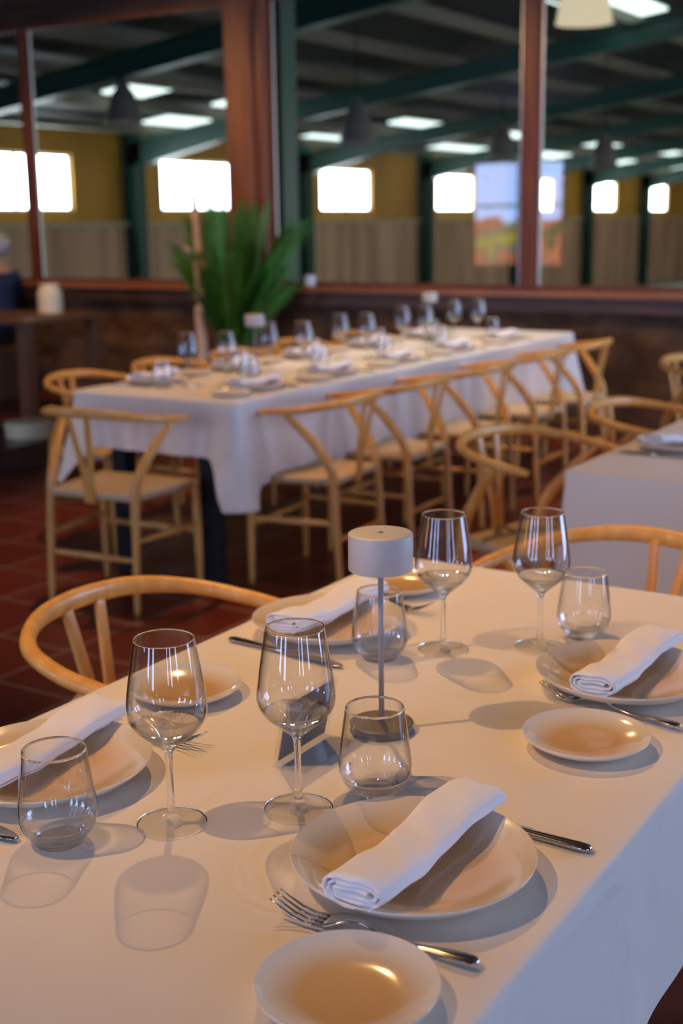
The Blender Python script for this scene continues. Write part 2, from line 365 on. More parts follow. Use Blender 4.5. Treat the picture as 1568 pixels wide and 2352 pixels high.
# wall behind the camera and right wall, both with tall daylight windows
def window_wall(name, axis, fixed, thick, span, openings, n0):
    mb = MB()
    def bx(a, b, z0, z1, o0=0, o1=thick):
        lo, hi = sorted((fixed+o0, fixed+o1))
        if axis == 'x': mb.box(lo, hi, a, b, z0, z1)
        else: mb.box(a, b, lo, hi, z0, z1)
    cur = span[0]
    for a, b, z0, z1 in openings:
        bx(cur, a, 0, HC); bx(a, b, 0, z0); bx(a, b, z1, HC); cur = b
    bx(cur, span[1], 0, HC)
    struct(mb, name, M['plaster'])
    for j, (a, b, z0, z1) in enumerate(openings):
        fr = MB(); pn = MB()
        def q(m_, a_, b_, z_, w_, d0, d1):
            lo, hi = sorted((fixed+d0, fixed+d1))
            if axis == 'x': m_.box(lo, hi, a_, b_, z_, w_)
            else: m_.box(a_, b_, lo, hi, z_, w_)
        t = .03 if b-a < .6 else .05; s1 = math.copysign(1, thick)
        for (p, r, u, v) in ((a, b, z0, z0+t), (a, b, z1-t, z1), (a, a+t, z0+t, z1-t), (b-t, b, z0+t, z1-t), ((a+b)/2-.015, (a+b)/2+.015, z0+t, z1-t), (a+t, (a+b)/2-.015, z1-.75, z1-.71), ((a+b)/2+.015, b-t, z1-.75, z1-.71))[:4 if b-a < .6 else 7]:
            q(fr, p, r, u, v, s1*.02, s1*.07)
        wf = struct(fr, 'window_%d' % (n0+j), M['redwood'])
        q(pn, a+t, b-t, z0+t, z1-t, s1*.05, s1*.055)
        pn.build('daylight_or_fill_pane', M['brightview'] if a == -9.75 else M['daylight'], wf, smooth=False)
window_wall('wall_right', 'x', X1, .2, (Y0, Y1), [(-2.8, -2.38, .7, 2.8), (-1.6, -1.18, .7, 2.8), (.1, .48, .7, 2.8), (4.35, 6.0, .2, 2.9), (6.2, 7.85, .2, 2.9)], 7)
window_wall('wall_rear', 'y', Y0, -.2, (X0, X1), [(-9.75, -8.1, .62, 2.35), (-4.6, -3.7, .6, 2.6), (-2.4, -1.8, .6, 2.75), (-1.0, -.45, .6, 2.75)], 13)

# ------------------------------------------------------------ riding arena beyond the glass
AX, AY0, AY1, AF = -17.4, 8.6, 66.0, -1.2
struct(MB().box(AX-.3, 8, AY0-.3, AY1, AF-.2, AF), 'floor', M['sand'])
# left arena wall with window openings
RP = lambda x: 3.52 + .128*(x+14.6)          # underside of the roof sheets
wins = [(AX, 17.0, 20.1)]
wlist = [(15.5, 18.3)] + [(22.1+6*i-1.2, 22.1+6*i+1.2) for i in range(0, 7)]
mb = MB(); cur = AY0-.3
for a, b in wlist:
    mb.box(AX-.25, AX, cur, a, 1.46, 3.6); mb.box(AX-.25, AX, a, b, 1.46, 1.66); mb.box(AX-.25, AX, a, b, 2.70, 3.6); cur = b
mb.box(AX-.25, AX, cur, AY1, 1.46, 3.6)
struct(mb, 'wall_arena', M['yellow'])
struct(MB().box(AX-.25, AX+.12, AY0-.3, AY1, AF, 1.36), 'wall_kickboard', M['brown'])
struct(MB().box(AX-.25, AX+.16, AY0-.3, AY1, 1.36, 1.46), 'trim_14', M['band'])
struct(MB().box(AX, 8, AY1, AY1+.2, AF, 6), 'wall_end', M['yellow'])
struct(MB().box(8, 8.2, AY0, AY1, AF, .5).box(8, 8.2, AY0, AY1, 3.2, 7), 'wall_side', M['yellow'])
for i in range(9):  # unseen side windows, added to light the boards on the left wall
    a = AY0+.4+i*6.3; fr = MB()
    for (p, r, u, v) in ((a, a+6.2, .5, .6), (a, a+6.2, 3.1, 3.2), (a, a+.1, .6, 3.1), (a+6.1, a+6.2, .6, 3.1)): fr.box(8.02, 8.12, p, r, u, v)
    wf = struct(fr, 'window_%d' % (30+i), M['whitecer'])
    MB().box(8.05, 8.06, a+.1, a+6.1, .6, 3.1).build('daylight_or_fill_pane', M['sidefill'], wf, smooth=False)
for i, (a, b) in enumerate(wlist):
    fr = MB()
    for (p, r, u, v) in ((a, b, 1.66, 1.71), (a, b, 2.65, 2.70), (a, a+.05, 1.71, 2.65), (b-.05, b, 1.71, 2.65)) + (((a+b)/2-.02, (a+b)/2+.02, 1.71, 2.65),):
        fr.box(AX-.12, AX-.06, p, r, u, v)
    wf = struct(fr, 'window_%d' % (18+i), M['whitecer'])
    MB().box(AX-.10, AX-.09, a+.05, b-.05, 1.71, 2.65).build('bright_pane', M['arenawin'], wf, smooth=False)
# roof: sheets with translucent panels
panels = [(x_, y_, y_+3) for x_ in (-3.0, 1.5, 5.5) for y_ in (22, 30, 38, 46)] + [(-2.5, 9.5, 13.5), (1.5, 9.5, 13.5), (-2.5, 15.5, 19.5), (-7.2, 17.6, 20.3)] + [  # all but the last here are unseen, added to light the arena
          (-14.3, 16.3, 17.3), (-16.3, 19.3, 20.6), (-14.3, 19.2, 20.3), (-16.7, 24.8, 27.4), (-14.2, 25.4, 27.0), (-16.5, 30.8, 34.0), (-14.2, 31.0, 32.6),
          (-16.3, 36.4, 39.0), (-14.2, 36.8, 38.8), (-16.3, 42.4, 45.0), (-14.2, 42.4, 45.0), (-16.3, 48.4, 51.0)]
def slab(mb, x0, x1, y0, y1, d0, d1):
    v = [(x, y, RP(x)+d) for d in (d0, d1) for y in (y0, y1) for x in (x0, x1)]
    mb.add(v, [(0, 2, 3, 1), (4, 5, 7, 6), (0, 1, 5, 4), (2, 6, 7, 3), (0, 4, 6, 2), (1, 3, 7, 5)])
mb = MB(); slab(mb, AX-.4, 8.2, AY0-.6, AY1+.2, .02, .1); struct(mb, 'ceiling', M['roof'])
for x, a, b in panels:
    mb = MB(); slab(mb, x-.45, x+.45, a, b, -.02, .015)
    tag(mb.build('roof_or_fill_panel', M['skylight'], smooth=False), 'translucent daylight or added fill panel in the dark arena roof', 'skylight', 'translucent panels of the arena roof')
i = 0
x = AX+.9
while x < 2:
    mb = MB(); slab(mb, x-.05, x+.05, AY0, AY1, -.20, -.025)
    struct(mb, 'trim_%d' % (15+i), M['purlin']); x += 1.55; i += 1
# steel portal frames
def portal(y, label):
    t = empty('portal_frame', (AX, y, 0))
    c = MB(); c.box(.12, .50, -.02, .02, AF, 3.25).box(.12, .15, -.12, .12, AF, 3.25).box(.47, .50, -.12, .12, AF, 2.6)
    c.build('column', M['green'], t, smooth=False)
    pts_top = []; r = MB()
    def rf(x0, x1, ya, yb, lo0, hi0, lo1, hi1):
        v = [(x0, ya, lo0), (x1, ya, lo1), (x0, yb, lo0), (x1, yb, lo1), (x0, ya, hi0), (x1, ya, hi1), (x0, yb, hi0), (x1, yb, hi1)]
        r.add(v, [(0, 2, 3, 1), (4, 5, 7, 6), (0, 1, 5, 4), (2, 6, 7, 3), (0, 4, 6, 2), (1, 3, 7, 5)])
    z = lambda x: RP(AX+x)-.22
    # haunch and rafter web + flanges
    xs = [.12, 2.9, 25.0]
    lo = [2.45, z(2.9)-.30, z(25)-.28]; hi = [z(.12), z(2.9), z(25)]
    for k_ in (0, 1):
        rf(xs[k_], xs[k_+1], -.02, .02, lo[k_], hi[k_], lo[k_+1], hi[k_+1])
        rf(xs[k_], xs[k_+1], -.12, .12, lo[k_]-.03, lo[k_], lo[k_+1]-.03, lo[k_+1])
        rf(xs[k_], xs[k_+1], -.12, .12, hi[k_]-.03, hi[k_], hi[k_+1]-.03, hi[k_+1])
    r.build('rafter', M['green'], t, smooth=False)
    tag(t, label, 'steel frame')
    return t
for y, lab in [(13.7, 'near-black green steel frame crossing the upper left panes'), (19.7, 'green steel portal frame seen between the first two arena windows'),
               (25.7, 'green steel portal frame passing behind the timber post'), (31.7, 'green steel portal frame right of the window beside the post'),
               (37.7, 'green steel portal frame hidden partly by the right mullion'), (43.7, 'thin distant green portal frame right of the right mullion'), (49.7, 'farthest green portal frame near the right picture edge')]:
    portal(y, lab)
t = empty('steel_column', (-5.755, 8.34, 0)); tag(t, 'tall dark green steel column right behind the brown timber post', 'column')
MB().box(-.072, .072, -.012, .012, -.8, 4.3).build('web', M['green'], t, smooth=False)
MB().box(-.085, -.072, -.10, .10, -.8, 4.3).build('flange', M['green'], t, smooth=False)
MB().box(.072, .085, -.10, .10, -.8, 4.3).build('flange', M['green'], t, smooth=False)
# bell lamps hanging in the arena
def bell_proto():
    t = empty('bell_lamp'); 
    p = [(.02, .62), (.05, .60), (.07, .52), (.10, .46), (.16, .38), (.205, .22), (.235, .04), (.245, 0), (.235, .002), (.225, .04), (.195, .22), (.15, .37), (.09, .45), (.0, .46)]
    MB().lathe(p, 40).build('lamp_shade', M['bell'], t)
    MB().lathe([(0, .38), (.06, .34), (.085, .24), (.06, .15), (0, .12)], 24).build('bulb', M['bulb'], t)
    tag(t, 'x', 'lamp'); return t
B = bell_proto()
for (x, y, z, lab) in [(-12.19, 13.9, 2.76, 'bell-shaped arena lamp hanging left of the timber post'), (-9.45, 15.53, 2.45, 'bell-shaped arena lamp hanging right of the green column'),
                       (-9.75, 20.8, 2.46, 'small distant bell lamp left of the right mullion'), (-8.23, 21.7, 2.24, 'small distant bell lamp right of the right mullion'),
                       (-4.39, 11.0, 3.04, 'large bright ribbed bell lamp at the top right')]:
    o = place(B, (x, y, z), 0, lab)
    MB().sweep([(0, 0, .6), (0, 0, RP(x)-z+.03)], .012).build('cable', M['black'], o)
    if lab.startswith('large'):
        for c_ in kids(o):
            if c_.name.startswith('lamp_shade'): c_.data = c_.data.copy(); c_.data.materials[0] = M['litbell']

# ------------------------------------------------------------ chairs
def make_chair():
    t = empty('wishbone_chair')
    for s in (-1, 1):
        fl = [(s*.245, .20, 0), (s*.243, .198, .22), (s*.238, .195, .44)]
        MB().sweep(spline(fl, 6), lerps([.011, .016, .0175, .016], 13), seg=12).build('leg', M['beech'], t)
        rl = [(s*.215, -.215, 0), (s*.213, -.20, .25), (s*.208, -.185, .42), (s*.212, -.165, .50), (s*.235, -.09, .60), (s*.262, -.02, .67), (s*.268, .01, .697)]
        MB().sweep(spline(rl, 6), lerps([.012, .016, .020, .021, .019, .014, .010], 37), seg=12).build('leg', M['beech'], t)
    # bent top rail
    pts = []
    pl = [(-.262, .135, .690), (-.272, .04, .700), (-.266, -.07, .712), (-.225, -.175, .727), (-.13, -.243, .741), (0, -.265, .745)]
    pts = pl + [(-x, y, z) for x, y, z in pl[-2::-1]]
    sp = spline(pts, 10); n = len(sp)
    MB().sweep(sp, lerps([.010, .0155, .0155, .015, .0135, .0125, .0135, .015, .0155, .0155, .010], n), lerps([.010, .014, .014, .015, .018, .019, .018, .015, .014, .014, .010], n), seg=16).build('top_rail', M['beech'], t)
    # Y-shaped splat
    y = MB()
    y.sweep(spline([(0, -.195, .40), (0, -.204, .47), (0, -.210, .535)], 4), lerps([.030, .029, .031], 9), .006, seg=12, up=(0, 1, 0), power=5)
    for s in (-1, 1):
        y.sweep(spline([(s*.014, -.207, .505), (s*.023, -.216, .56), (s*.035, -.236, .65), (s*.046, -.256, .738)], 5), lerps([.014, .015, .0135, .013], 16), .006, seg=12, up=(0, 1, 0), power=5)
    y.build('back_splat', M['beech'], t)
    # seat rails and stretchers
    for (a, b, z, r) in [((-.24, .197), (.24, .197), .425, .013), ((-.205, -.185), (.205, -.185), .425, .013), ((-.24, .197), (-.205, -.185), .425, .013), ((.24, .197), (.205, -.185), .425, .013)]:
        pass
    for (a, b, z) in [((-.243, .198), (.243, .198), .24), ((-.212, -.197), (.212, -.197), .20), ((-.243, .198), (-.212, -.197), .27), ((.243, .198), (.212, -.197), .27)]:
        MB().sweep(spline([(a[0], a[1], z), ((a[0]+b[0])/2, (a[1]+b[1])/2, z), (b[0], b[1], z)], 4), lerps([.008, .0125, .008], 9), lerps([.008, .014, .008], 9), seg=10).build('stretcher', M['beech'], t)
    # woven seat with a slight dip
    N = 14; v = []; f = []
    def outline(u, q):   # u,q in -1..1
        hw = .245 + (-.035)*(1-(q+1)/2)
        return u*hw, -.197+(q+1)/2*.40
    for layer in (0, 1):
        for i in range(N+1):
            for j in range(N+1):
                u = i/N*2-1; q = j/N*2-1; x, yy = outline(u, q)
                e = max(abs(u), abs(q)); d = (1-u*u)*(1-q*q)
                z = (.452-.018*d-.010*e**8) if layer == 0 else (.418+.004*d)
                v.append((x, yy, z))
    K = (N+1)**2
    for i in range(N):
        for j in range(N):
            a = i*(N+1)+j; f.append((a, a+N+1, a+N+2, a+1)); f.append((K+a, K+a+1, K+a+N+2, K+a+N+1))
    per = [(i, 0) for i in range(N)] + [(N, j) for j in range(N)] + [(i, N) for i in range(N, 0, -1)] + [(0, j) for j in range(N, 0, -1)]
    ids = [i*(N+1)+j for i, j in per]
    for a, b in zip(ids, ids[1:]+ids[:1]): f.append((a, K+a, K+b, b))
    MB().add(v, f).build('seat', M['cord'], t)
    tag(t, 'x', 'chair'); return t
CH = make_chair()
CH.scale = (.92, .92, 1)
G1 = 'chairs along the far long table'
place(CH, (-1.335, 1.615, 0), -PI/2, 'beech wishbone chair pushed in at the left of the near table')
place(CH, (-.867, 2.32, 0), 2.80, 'beech wishbone chair at the far end of the near table')
place(CH, (-1.509, 3.571, 0), -1.831, 'beech wishbone chair at the right-hand table with its arm end in full view')
place(CH, (-1.40, 4.36, 0), -1.70, 'beech wishbone chair behind the plate of the right-hand table')
place(CH, (-1.665, 5.95, 0), -1.70, 'farthest beech chair at the right picture edge by the stone wall')
place(CH, (-3.240, 3.57, 0), .09, 'beech wishbone chair at the near head of the far table, seen from behind')
for i, (y, od) in enumerate(zip((4.184, 4.76, 5.40, 6.04, 6.62), ('nearest', 'second', 'third', 'fourth', 'farthest'))):
    place(CH, (-2.745+.01*i, y, 0), PI/2+(.09, .05, .07, .03, .06)[i], 'beech wishbone chair right of the far table, %s from the camera' % od, G1)
for i, (y, od) in enumerate(zip((4.197, 4.79, 5.37, 5.95, 6.54), ('nearest', 'second', 'third', 'fourth', 'farthest'))):
    place(CH, (-3.853-.02*(i % 2), y, 0), -1.50+.03*(i % 2), 'beech wishbone chair left of the far table, %s from the camera' % od, G1)

# ------------------------------------------------------------ tables and cloths
def table(x0, x1, y0, y1, label, mat_top=None, z=.742, leg=.035, inset=.03):
    t = empty('dining_table', ((x0+x1)/2, (y0+y1)/2, 0)); hx = (x1-x0)/2; hy = (y1-y0)/2
    MB().box(-hx, hx, -hy, hy, z-.028, z).build('table_top', mat_top or M['darkwood'], t, smooth=False)
    for sx in (-1, 1):
        for sy in (-1, 1):
            cx, cy = sx*(hx-leg-inset), sy*(hy-leg-.03)
            MB().box(cx-leg, cx+leg, cy-leg, cy+leg, 0, z-.028).build('leg', M['black'] if mat_top is None else mat_top, t, smooth=False, bevel=.003)
    tag(t, label, 'table'); return t
def cloth(x0, x1, y0, y1, drops, label, seed=0, z=.7495, corner=.16, amp=.012):
    """drops = (left, front(y0), right, back)"""
    rnd = random.Random(seed); mb = MB(); cx, cy = (x0+x1)/2, (y0+y1)/2
    R = .018; per = []   # (x,y,nx,ny,drop,cornerweight,s)
    cs = [(x0, y0), (x1, y0), (x1, y1), (x0, y1)]; ns = [(0, -1), (1, 0), (0, 1), (-1, 0)]; dr = [drops[1], drops[2], drops[3], drops[0]]
    s0 = 0
    for e in range(4):
        a = Vector(cs[e]); b = Vector(cs[(e+1) % 4]); L = (b-a).length; n = Vector(ns[e]); nn = Vector(ns[(e+1) % 4]); d = (b-a)/L
        m = max(24, int(L/.018))
        for k_ in range(m+1):
            t = R + (L-2*R)*k_/m; p = a+d*t; cd_ = min(t, L-t)
            cw = math.exp(-(cd_/.075)**2)
            dv_ = dr[e]
            # blend the hems to a common corner depth
            other = dr[(e+1) % 4] if t > L/2 else dr[e-1]
            mixc = .5*math.exp(-cd_/.03); dv_ = dv_*(1-mixc)+other*mixc
            per.append((p.x, p.y, n.x, n.y, dv_+.11*max(0, 1-cd_/.11), cw, s0+t))
        c0 = b-d*R-n*R
        for k_ in range(1, 8):
            an = k_/8*PI/2; nv = n*math.cos(an)+nn*math.sin(an); p = c0+nv*R
            dv_ = (dr[e]+dr[(e+1) % 4])/2
            per.append((p.x, p.y, nv.x, nv.y, dv_+.11, 1.0, s0+L))
        s0 += L
    n = len(per); ph = [rnd.uniform(0, 6.28) for _ in range(8)]
    fr = [rnd.uniform(5, 11), rnd.uniform(11, 19), rnd.uniform(19, 30)]
    rows = 16
    def fold(s): return .55*math.sin(s*fr[0]+ph[0])+.35*math.sin(s*fr[1]+ph[1])+.2*math.sin(s*fr[2]+ph[2])
    v = []
    # inner ring on the top, then edge roll, then the drop
    for (x, y, nx, ny, D, cw, s) in per: v.append((min(max(x, x0+.05), x1-.05), min(max(y, y0+.05), y1-.05), z))
    ro = .010
    for (x, y, nx, ny, D, cw, s) in per: v.append((x-nx*.004, y-ny*.004, z))
    for a_ in (30, 60, 90):
        a_ = math.radians(a_)
        for (x, y, nx, ny, D, cw, s) in per:
            v.append((x+nx*(ro*math.sin(a_)-.004), y+ny*(ro*math.sin(a_)-.004), z-ro*(1-math.cos(a_))))
    for j in range(1, rows+1):
        h = j/rows
        for (x, y, nx, ny, D, cw, s) in per:
            DD = D*(1+.05*cw)
            out = ro-.004 + amp*(fold(s)*.9+.6)*h**1.2*(1-cw*.5) + corner*cw*h**1.25*.55
            v.append((x+nx*out, y+ny*out, z-ro-(DD-ro)*h))
    f = []
    nr = 2+3+rows
    for r in range(nr-1):
        for i in range(n):
            j = (i+1) % n; f.append((r*n+i, (r+1)*n+i, (r+1)*n+j, r*n+j))
    # close the top with a strip of quads between opposite points of the inner ring
    f.append(tuple(range(n)))
    o = mb.add(v, f).build('tablecloth', M['cloth'])
    import bmesh
    bm = bmesh.new(); bm.from_mesh(o.data); bm.faces.ensure_lookup_table()
    big = max(bm.faces, key=lambda q: len(q.verts))
    mid = bm.verts.new((cx, cy, z)); vs = list(big.verts); bm.faces.remove(big)
    # corner-safe fan: the outline is convex
    cvx = [vv for vv in vs]
    for a_, b_ in zip(cvx, cvx[1:]+cvx[:1]):
        try:
            fc = bm.faces.new((a_, b_, mid)); fc.smooth = True
        except ValueError: pass
    bmesh.ops.recalc_face_normals(bm, faces=bm.faces); bm.to_mesh(o.data); bm.free()
    tag(o, label, 'tablecloth')
    return o
TX0, TX1 = -1.222, -.414
table(TX0+.012, TX1-.012, -.25, 2.13, 'near dining table hidden under its white cloth, dark legs below')
cloth(TX0, TX1, -.26, 2.142, (.26, .26, .265, .26), 'white tablecloth on the near table, warm lit top with blue shaded fall', 3)
FX, FY = -2.44, 3.11          # the far table repeats the near table's layout
table(-3.645, -2.865, 3.80, 7.10, 'long far dining table on black legs under its white cloth', inset=.13)
cloth(-3.66, -2.852, 3.785, 7.115, (.26, .22, .33, .22), 'white tablecloth on the long far table, pointed corners hanging low', 5, amp=.02)
table(-1.25, -.46, 3.14, 5.9, 'right-hand dining table under its cloth at the picture edge')
cloth(-1.265, -.45, 3.125, 5.915, (.36, .62, .36, .36), 'white tablecloth on the right-hand table, front fall lit pale blue', 9, amp=.02, corner=.10)

# ------------------------------------------------------------ table settings
def lathe_obj(name, prof, m, seg, sub=False, parent=None):
    return MB().lathe(prof, seg).build(name, m, parent)
def crv(prof, n=5):
    return [(max(p.x, 0), p.y) for p in spline([(a, b, 0) for a, b in prof], n)]
wine_out = [(0, .0012), (.030, .0002), (.0378, .0003), (.0389, .0012), (.0384, .0021), (.030, .0034), (.018, .0046), (.010, .0066), (.0062, .010), (.0046, .017), (.0039, .035), (.0038, .060), (.0040, .078), (.0050, .085), (.0085, .0905),
            (.018, .0985), (.0300, .1085), (.0385, .1180), (.0428, .1265), (.0442, .1350), (.0437, .1450), (.0418, .1610), (.0390, .1790), (.0358, .1985), (.0330, .2150), (.03275, .2158), (.0323, .2160)]
wine_in = [(.0318, .2157), (.0317, .2145), (.0346, .1985), (.0378, .1790), (.0407, .1610), (.0426, .1450), (.0430, .1352), (.0415, .1275), (.0370, .1200), (.0285, .1115), (.0170, .1035), (.0080, .0990), (0, .0975)]
def glass_part(name, prof, zones, parent):
    """prof: open profile; zones: (upper z limit, material) from the bottom up"""
    o = MB().lathe(prof, 96).build(name, zones[0][1], parent)
    for z_, m_ in zones[1:]: o.data.materials.append(m_)
    for p_ in o.data.polygons:
        p_.material_index = next((i_ for i_, (z_, m_) in enumerate(zones) if p_.center.z < z_), len(zones)-1)
    return o
full = crv(wine_out, 3); inner = crv(wine_in, 3)
i1 = min(range(len(full)), key=lambda i_: abs(full[i_][1]-.0066)+(0 if full[i_][0] < .02 else 9)); i2 = min(range(len(full)), key=lambda i_: abs(full[i_][1]-.085))
W_ = empty('wine_glass')
glass_part('foot', full[:i1+1], [(-1, M['acrylic']), (9, M['glass'])], W_)
for p_ in W_ and kids(W_)[0].data.polygons: p_.material_index = 1 if math.hypot(p_.center.x, p_.center.y) > .0379 else 0
glass_part('stem', full[i1:i2+1], [(9, M['stemglass'])], W_)
glass_part('bowl', full[i2:]+inner, [(.1185, M['softglass']), (.2142, M['wall']), (9, M['glass'])], W_)
tag(W_, 'x', 'wine glass')
tum_out = [(0, .0035), (.019, .0025), (.0245, .0002), (.0268, .0010), (.0285, .0045), (.0340, .0110), (.0392, .0190), (.0420, .0280), (.0428, .0360), (.0421, .0460), (.0400, .0630), (.0370, .0850), (.0343, .1045), (.0338, .1065), (.0333, .1071)]
tum_in = [(.0327, .1066), (.0327, .1045), (.0356, .0850), (.0386, .0630), (.0407, .0460), (.0413, .0360), (.0402, .0280), (.0370, .0205), (.0310, .0145), (.0210, .0115), (0, .0105)]
T_ = glass_part('tumbler', crv(tum_out, 3)+crv(tum_in, 3), [(.024, M['softglass']), (.1052, M['wall']), (9, M['glass'])], None); tag(T_, 'x', 'tumbler')
def plate_prof(R, h):
    return crv([(0, .0025), (.42*R, .0025), (.50*R, .0004), (.56*R, .0002), (.62*R, .0020), (.76*R, .0060*h/.025), (.90*R, .0130*h/.025), (.985*R, h-.0040), (1.0*R, h-.0012), (.995*R, h), (.975*R, h-.0008), (.88*R, h-.0050), (.74*R, .0125*h/.025+.0005), (.60*R, .0080*h/.025+.001), (.45*R, .0066*h/.025+.0008), (.2*R, .0055*h/.025+.001), (0, .0052*h/.025+.001)], 4)
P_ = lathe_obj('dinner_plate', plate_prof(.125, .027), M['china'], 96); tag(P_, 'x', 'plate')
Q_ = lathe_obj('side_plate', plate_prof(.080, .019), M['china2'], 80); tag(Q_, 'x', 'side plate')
def make_napkin():
    mb = MB(); g = .0040; turns = 2.7; K = 110; v = []; f = []
    sec = []
    for k_ in range(K+1):
        tt = k_/K*turns; a_ = .034-g*tt*1.3; b_ = .0155-g*tt*1.3; b_ = max(b_, .0008)
        an = -2*PI*tt - PI*.35; c, s = math.cos(an), math.sin(an); e = .72
        sec.append((a_*math.copysign(abs(c)**e, c), b_*math.copysign(abs(s)**e, s)))
    L0, L1, NS = -.124, .134, 30
    for i in range(NS+1):
        u = i/NS; y = L0+(L1-L0)*u
        sag = .0265+.0005 - .0125*math.exp(-((y)/.075)**2) - .006*max(0, (abs(y)-.118)/.02)
        wv = .0035*math.sin(u*7+.4); sc = 1+.04*math.sin(u*9)
        fl = 1-.12*math.exp(-((u-.55)/.2)**2)
        for (x, zz) in sec:
            v.append((x*sc+wv + .004*(u-.5), y+.0015*math.sin(zz*900+x*200), sag+.0150+zz*fl+.0012*math.sin(x*120+u*23)))
    for i in range(NS):
        for k_ in range(K):
            a_ = i*(K+1)+k_; f.append((a_, a_+1, a_+K+2, a_+K+1))
    o = mb.add(v, f).build('napkin', M['napkin'])
    sm = o.modifiers.new('thickness', 'SOLIDIFY'); sm.thickness = .0017; sm.offset = 0
    tag(o, 'x', 'napkin'); return o
N_ = make_napkin()
def make_fork():
    # lies along x: tines towards -x, handle towards +x ; 0.21 long
    mb = MB()
    z = lambda x: .0035 + .0125*math.exp(-((x+.018)/.028)**2) + .017*max(0, (-x-.058)/.047)**1.6 + .004*math.exp(-((x-.085)/.04)**2)
    xs = [-.052, -.045, -.035, -.025, -.010, .01, .03, .05, .07, .09, .100, .105]
    ws = [.0122, .0130, .0118, .0070, .0036, .0030, .0033, .0045, .0062, .0080, .0075, .0035]
    mb.sweep([(x, 0, z(x)) for x in xs], ws, [.0010, .0012, .0013, .0015, .0019, .0020, .0020, .0019, .0018, .0017, .0015, .0010], seg=14, power=2.4)
    for k_ in (-1.5, -.5, .5, 1.5):
        px = [-.105, -.095, -.080, -.065, -.048]
        mb.sweep([(x, k_*.0069*(1 if x > -.09 else .98), z(x)) for x in px], [.0007, .0013, .0017, .0020, .0024], [.0006, .0009, .0010, .0011, .0011], seg=8)
    o = mb.build('fork', M['steel']); tag(o, 'x', 'fork'); return o
F_ = make_fork()
def make_knife():
    # handle towards +x, blade towards -x ; 0.226 long
    mb = MB()
    xs = [-.001, .005, .02, .04, .06, .08, .098, .108, .112]
    mb.sweep([(x, 0, .0042) for x in xs], [.0035, .0048, .0052, .0056, .0062, .0070, .0078, .0070, .0035], [.0030, .0038, .0040, .0040, .0040, .0040, .0038, .0034, .0018], seg=14, power=2.2)
    bx = [-.114, -.110, -.100, -.080, -.05, -.02, -.006, .001]
    mb.sweep([(x, .001 if x > -.1 else .003, .0042) for x in bx], [.0015, .0050, .0085, .0100, .0096, .0088, .0060, .0040], [.0004, .0006, .0008, .0010, .0011, .0013, .0020, .0028], seg=12)
    o = mb.build('knife', M['steel']); tag(o, 'x', 'knife'); return o
K_ = make_knife()
ZT = .7502
# near table: (kind, x, y, rotation, label)
near = [
 (P_, -.574, 1.040, 0, 'large cream dinner plate in the foreground at the right edge of the near table'),
 (P_, -.577, 1.665, 0, 'large cream dinner plate at the right picture edge beyond the lamp'),
 (P_, -1.065, 1.020, 0, 'large cream dinner plate at the left picture edge behind the front-left tumbler'),
 (P_, -1.075, 1.665, 0, 'large cream dinner plate left of the table lamp by the pushed-in chair'),
 (Q_, -.518, .822, 0, 'small cream side plate nearest the camera at the bottom'),
 (Q_, -.544, 1.436, 0, 'small cream side plate right of the lamp shadow'),
 (Q_, -1.097, 1.321, 0, 'small cream side plate behind the left wine glass'),
 (Q_, -1.090, 1.935, 0, 'small cream side plate under the lamp shade at the far left corner'),
 (N_, -.570, 1.040, 0, 'rolled white napkin across the large foreground plate'),
 (N_, -.575, 1.668, -.02, 'rolled white napkin on the plate at the right picture edge'),
 (N_, -1.085, 1.030, .10, 'rolled white napkin on the plate at the left picture edge'),
 (N_, -1.090, 1.685, -.02, 'rolled white napkin on the plate beside the lamp'),
 (F_, -.547, .9135, .07, 'steel fork between the foreground plate and nearest side plate'),
 (F_, -.560, 1.560, -.17, 'steel fork beside the right-hand side plate'),
 (F_, -1.060, 1.175, PI+.05, 'steel fork beyond the left-edge plate, tines just past its rim'),
 (F_, -1.075, 1.815, PI+.1, 'steel fork beyond the plate beside the lamp, tines under the shade'),
 (K_, -.547, 1.174, 0, 'steel knife whose handle shows right of the foreground plate'),
 (K_, -.548, 1.800, 0, 'steel knife behind the plate at the right picture edge'),
 (K_, -1.088, .885, PI, 'steel knife with only its blade tip showing at the left picture edge'),
 (K_, -1.075, 1.536, PI-.08, 'steel knife in front of the plate beside the lamp'),
 (W_, -.859, 1.002, 0, 'clear wine glass at left, nearest to the camera'),
 (W_, -.758, 1.104, 0, 'clear wine glass in the centre foreground before the menu holder'),
 (W_, -.872, 1.675, 0, 'clear wine glass just right of the lamp shade'),
 (W_, -.747, 1.760, 0, 'clear wine glass farthest right, beside a tumbler'),
 (T_, -.938, .908, 0, 'clear tumbler at the lower left by the plate edge'),
 (T_, -.704, 1.184, 0, 'clear tumbler in front of the lamp base'),
 (T_, -.938, 1.594, 0, 'clear tumbler behind the lamp pole'),
 (T_, -.709, 1.845, 0, 'clear tumbler farthest right beside the rear wine glass'),
]
near_objs = []
for p, x, y, r, lab in near:
    z = ZT
    if p is N_: z = ZT+.0
    near_objs.append(place(p, (x, y, z), r, lab))
for o in near_objs:
    if o.name.startswith('tumbler'): o.cycles.is_caustics_caster = True
    if o.name.startswith('wine_glass'):
        for c_ in kids(o): c_.cycles.is_caustics_caster = c_.name.startswith(('bowl', 'stem'))
for o in S.objects:
    if o.name.startswith('tablecloth'): o.cycles.is_caustics_receiver = True
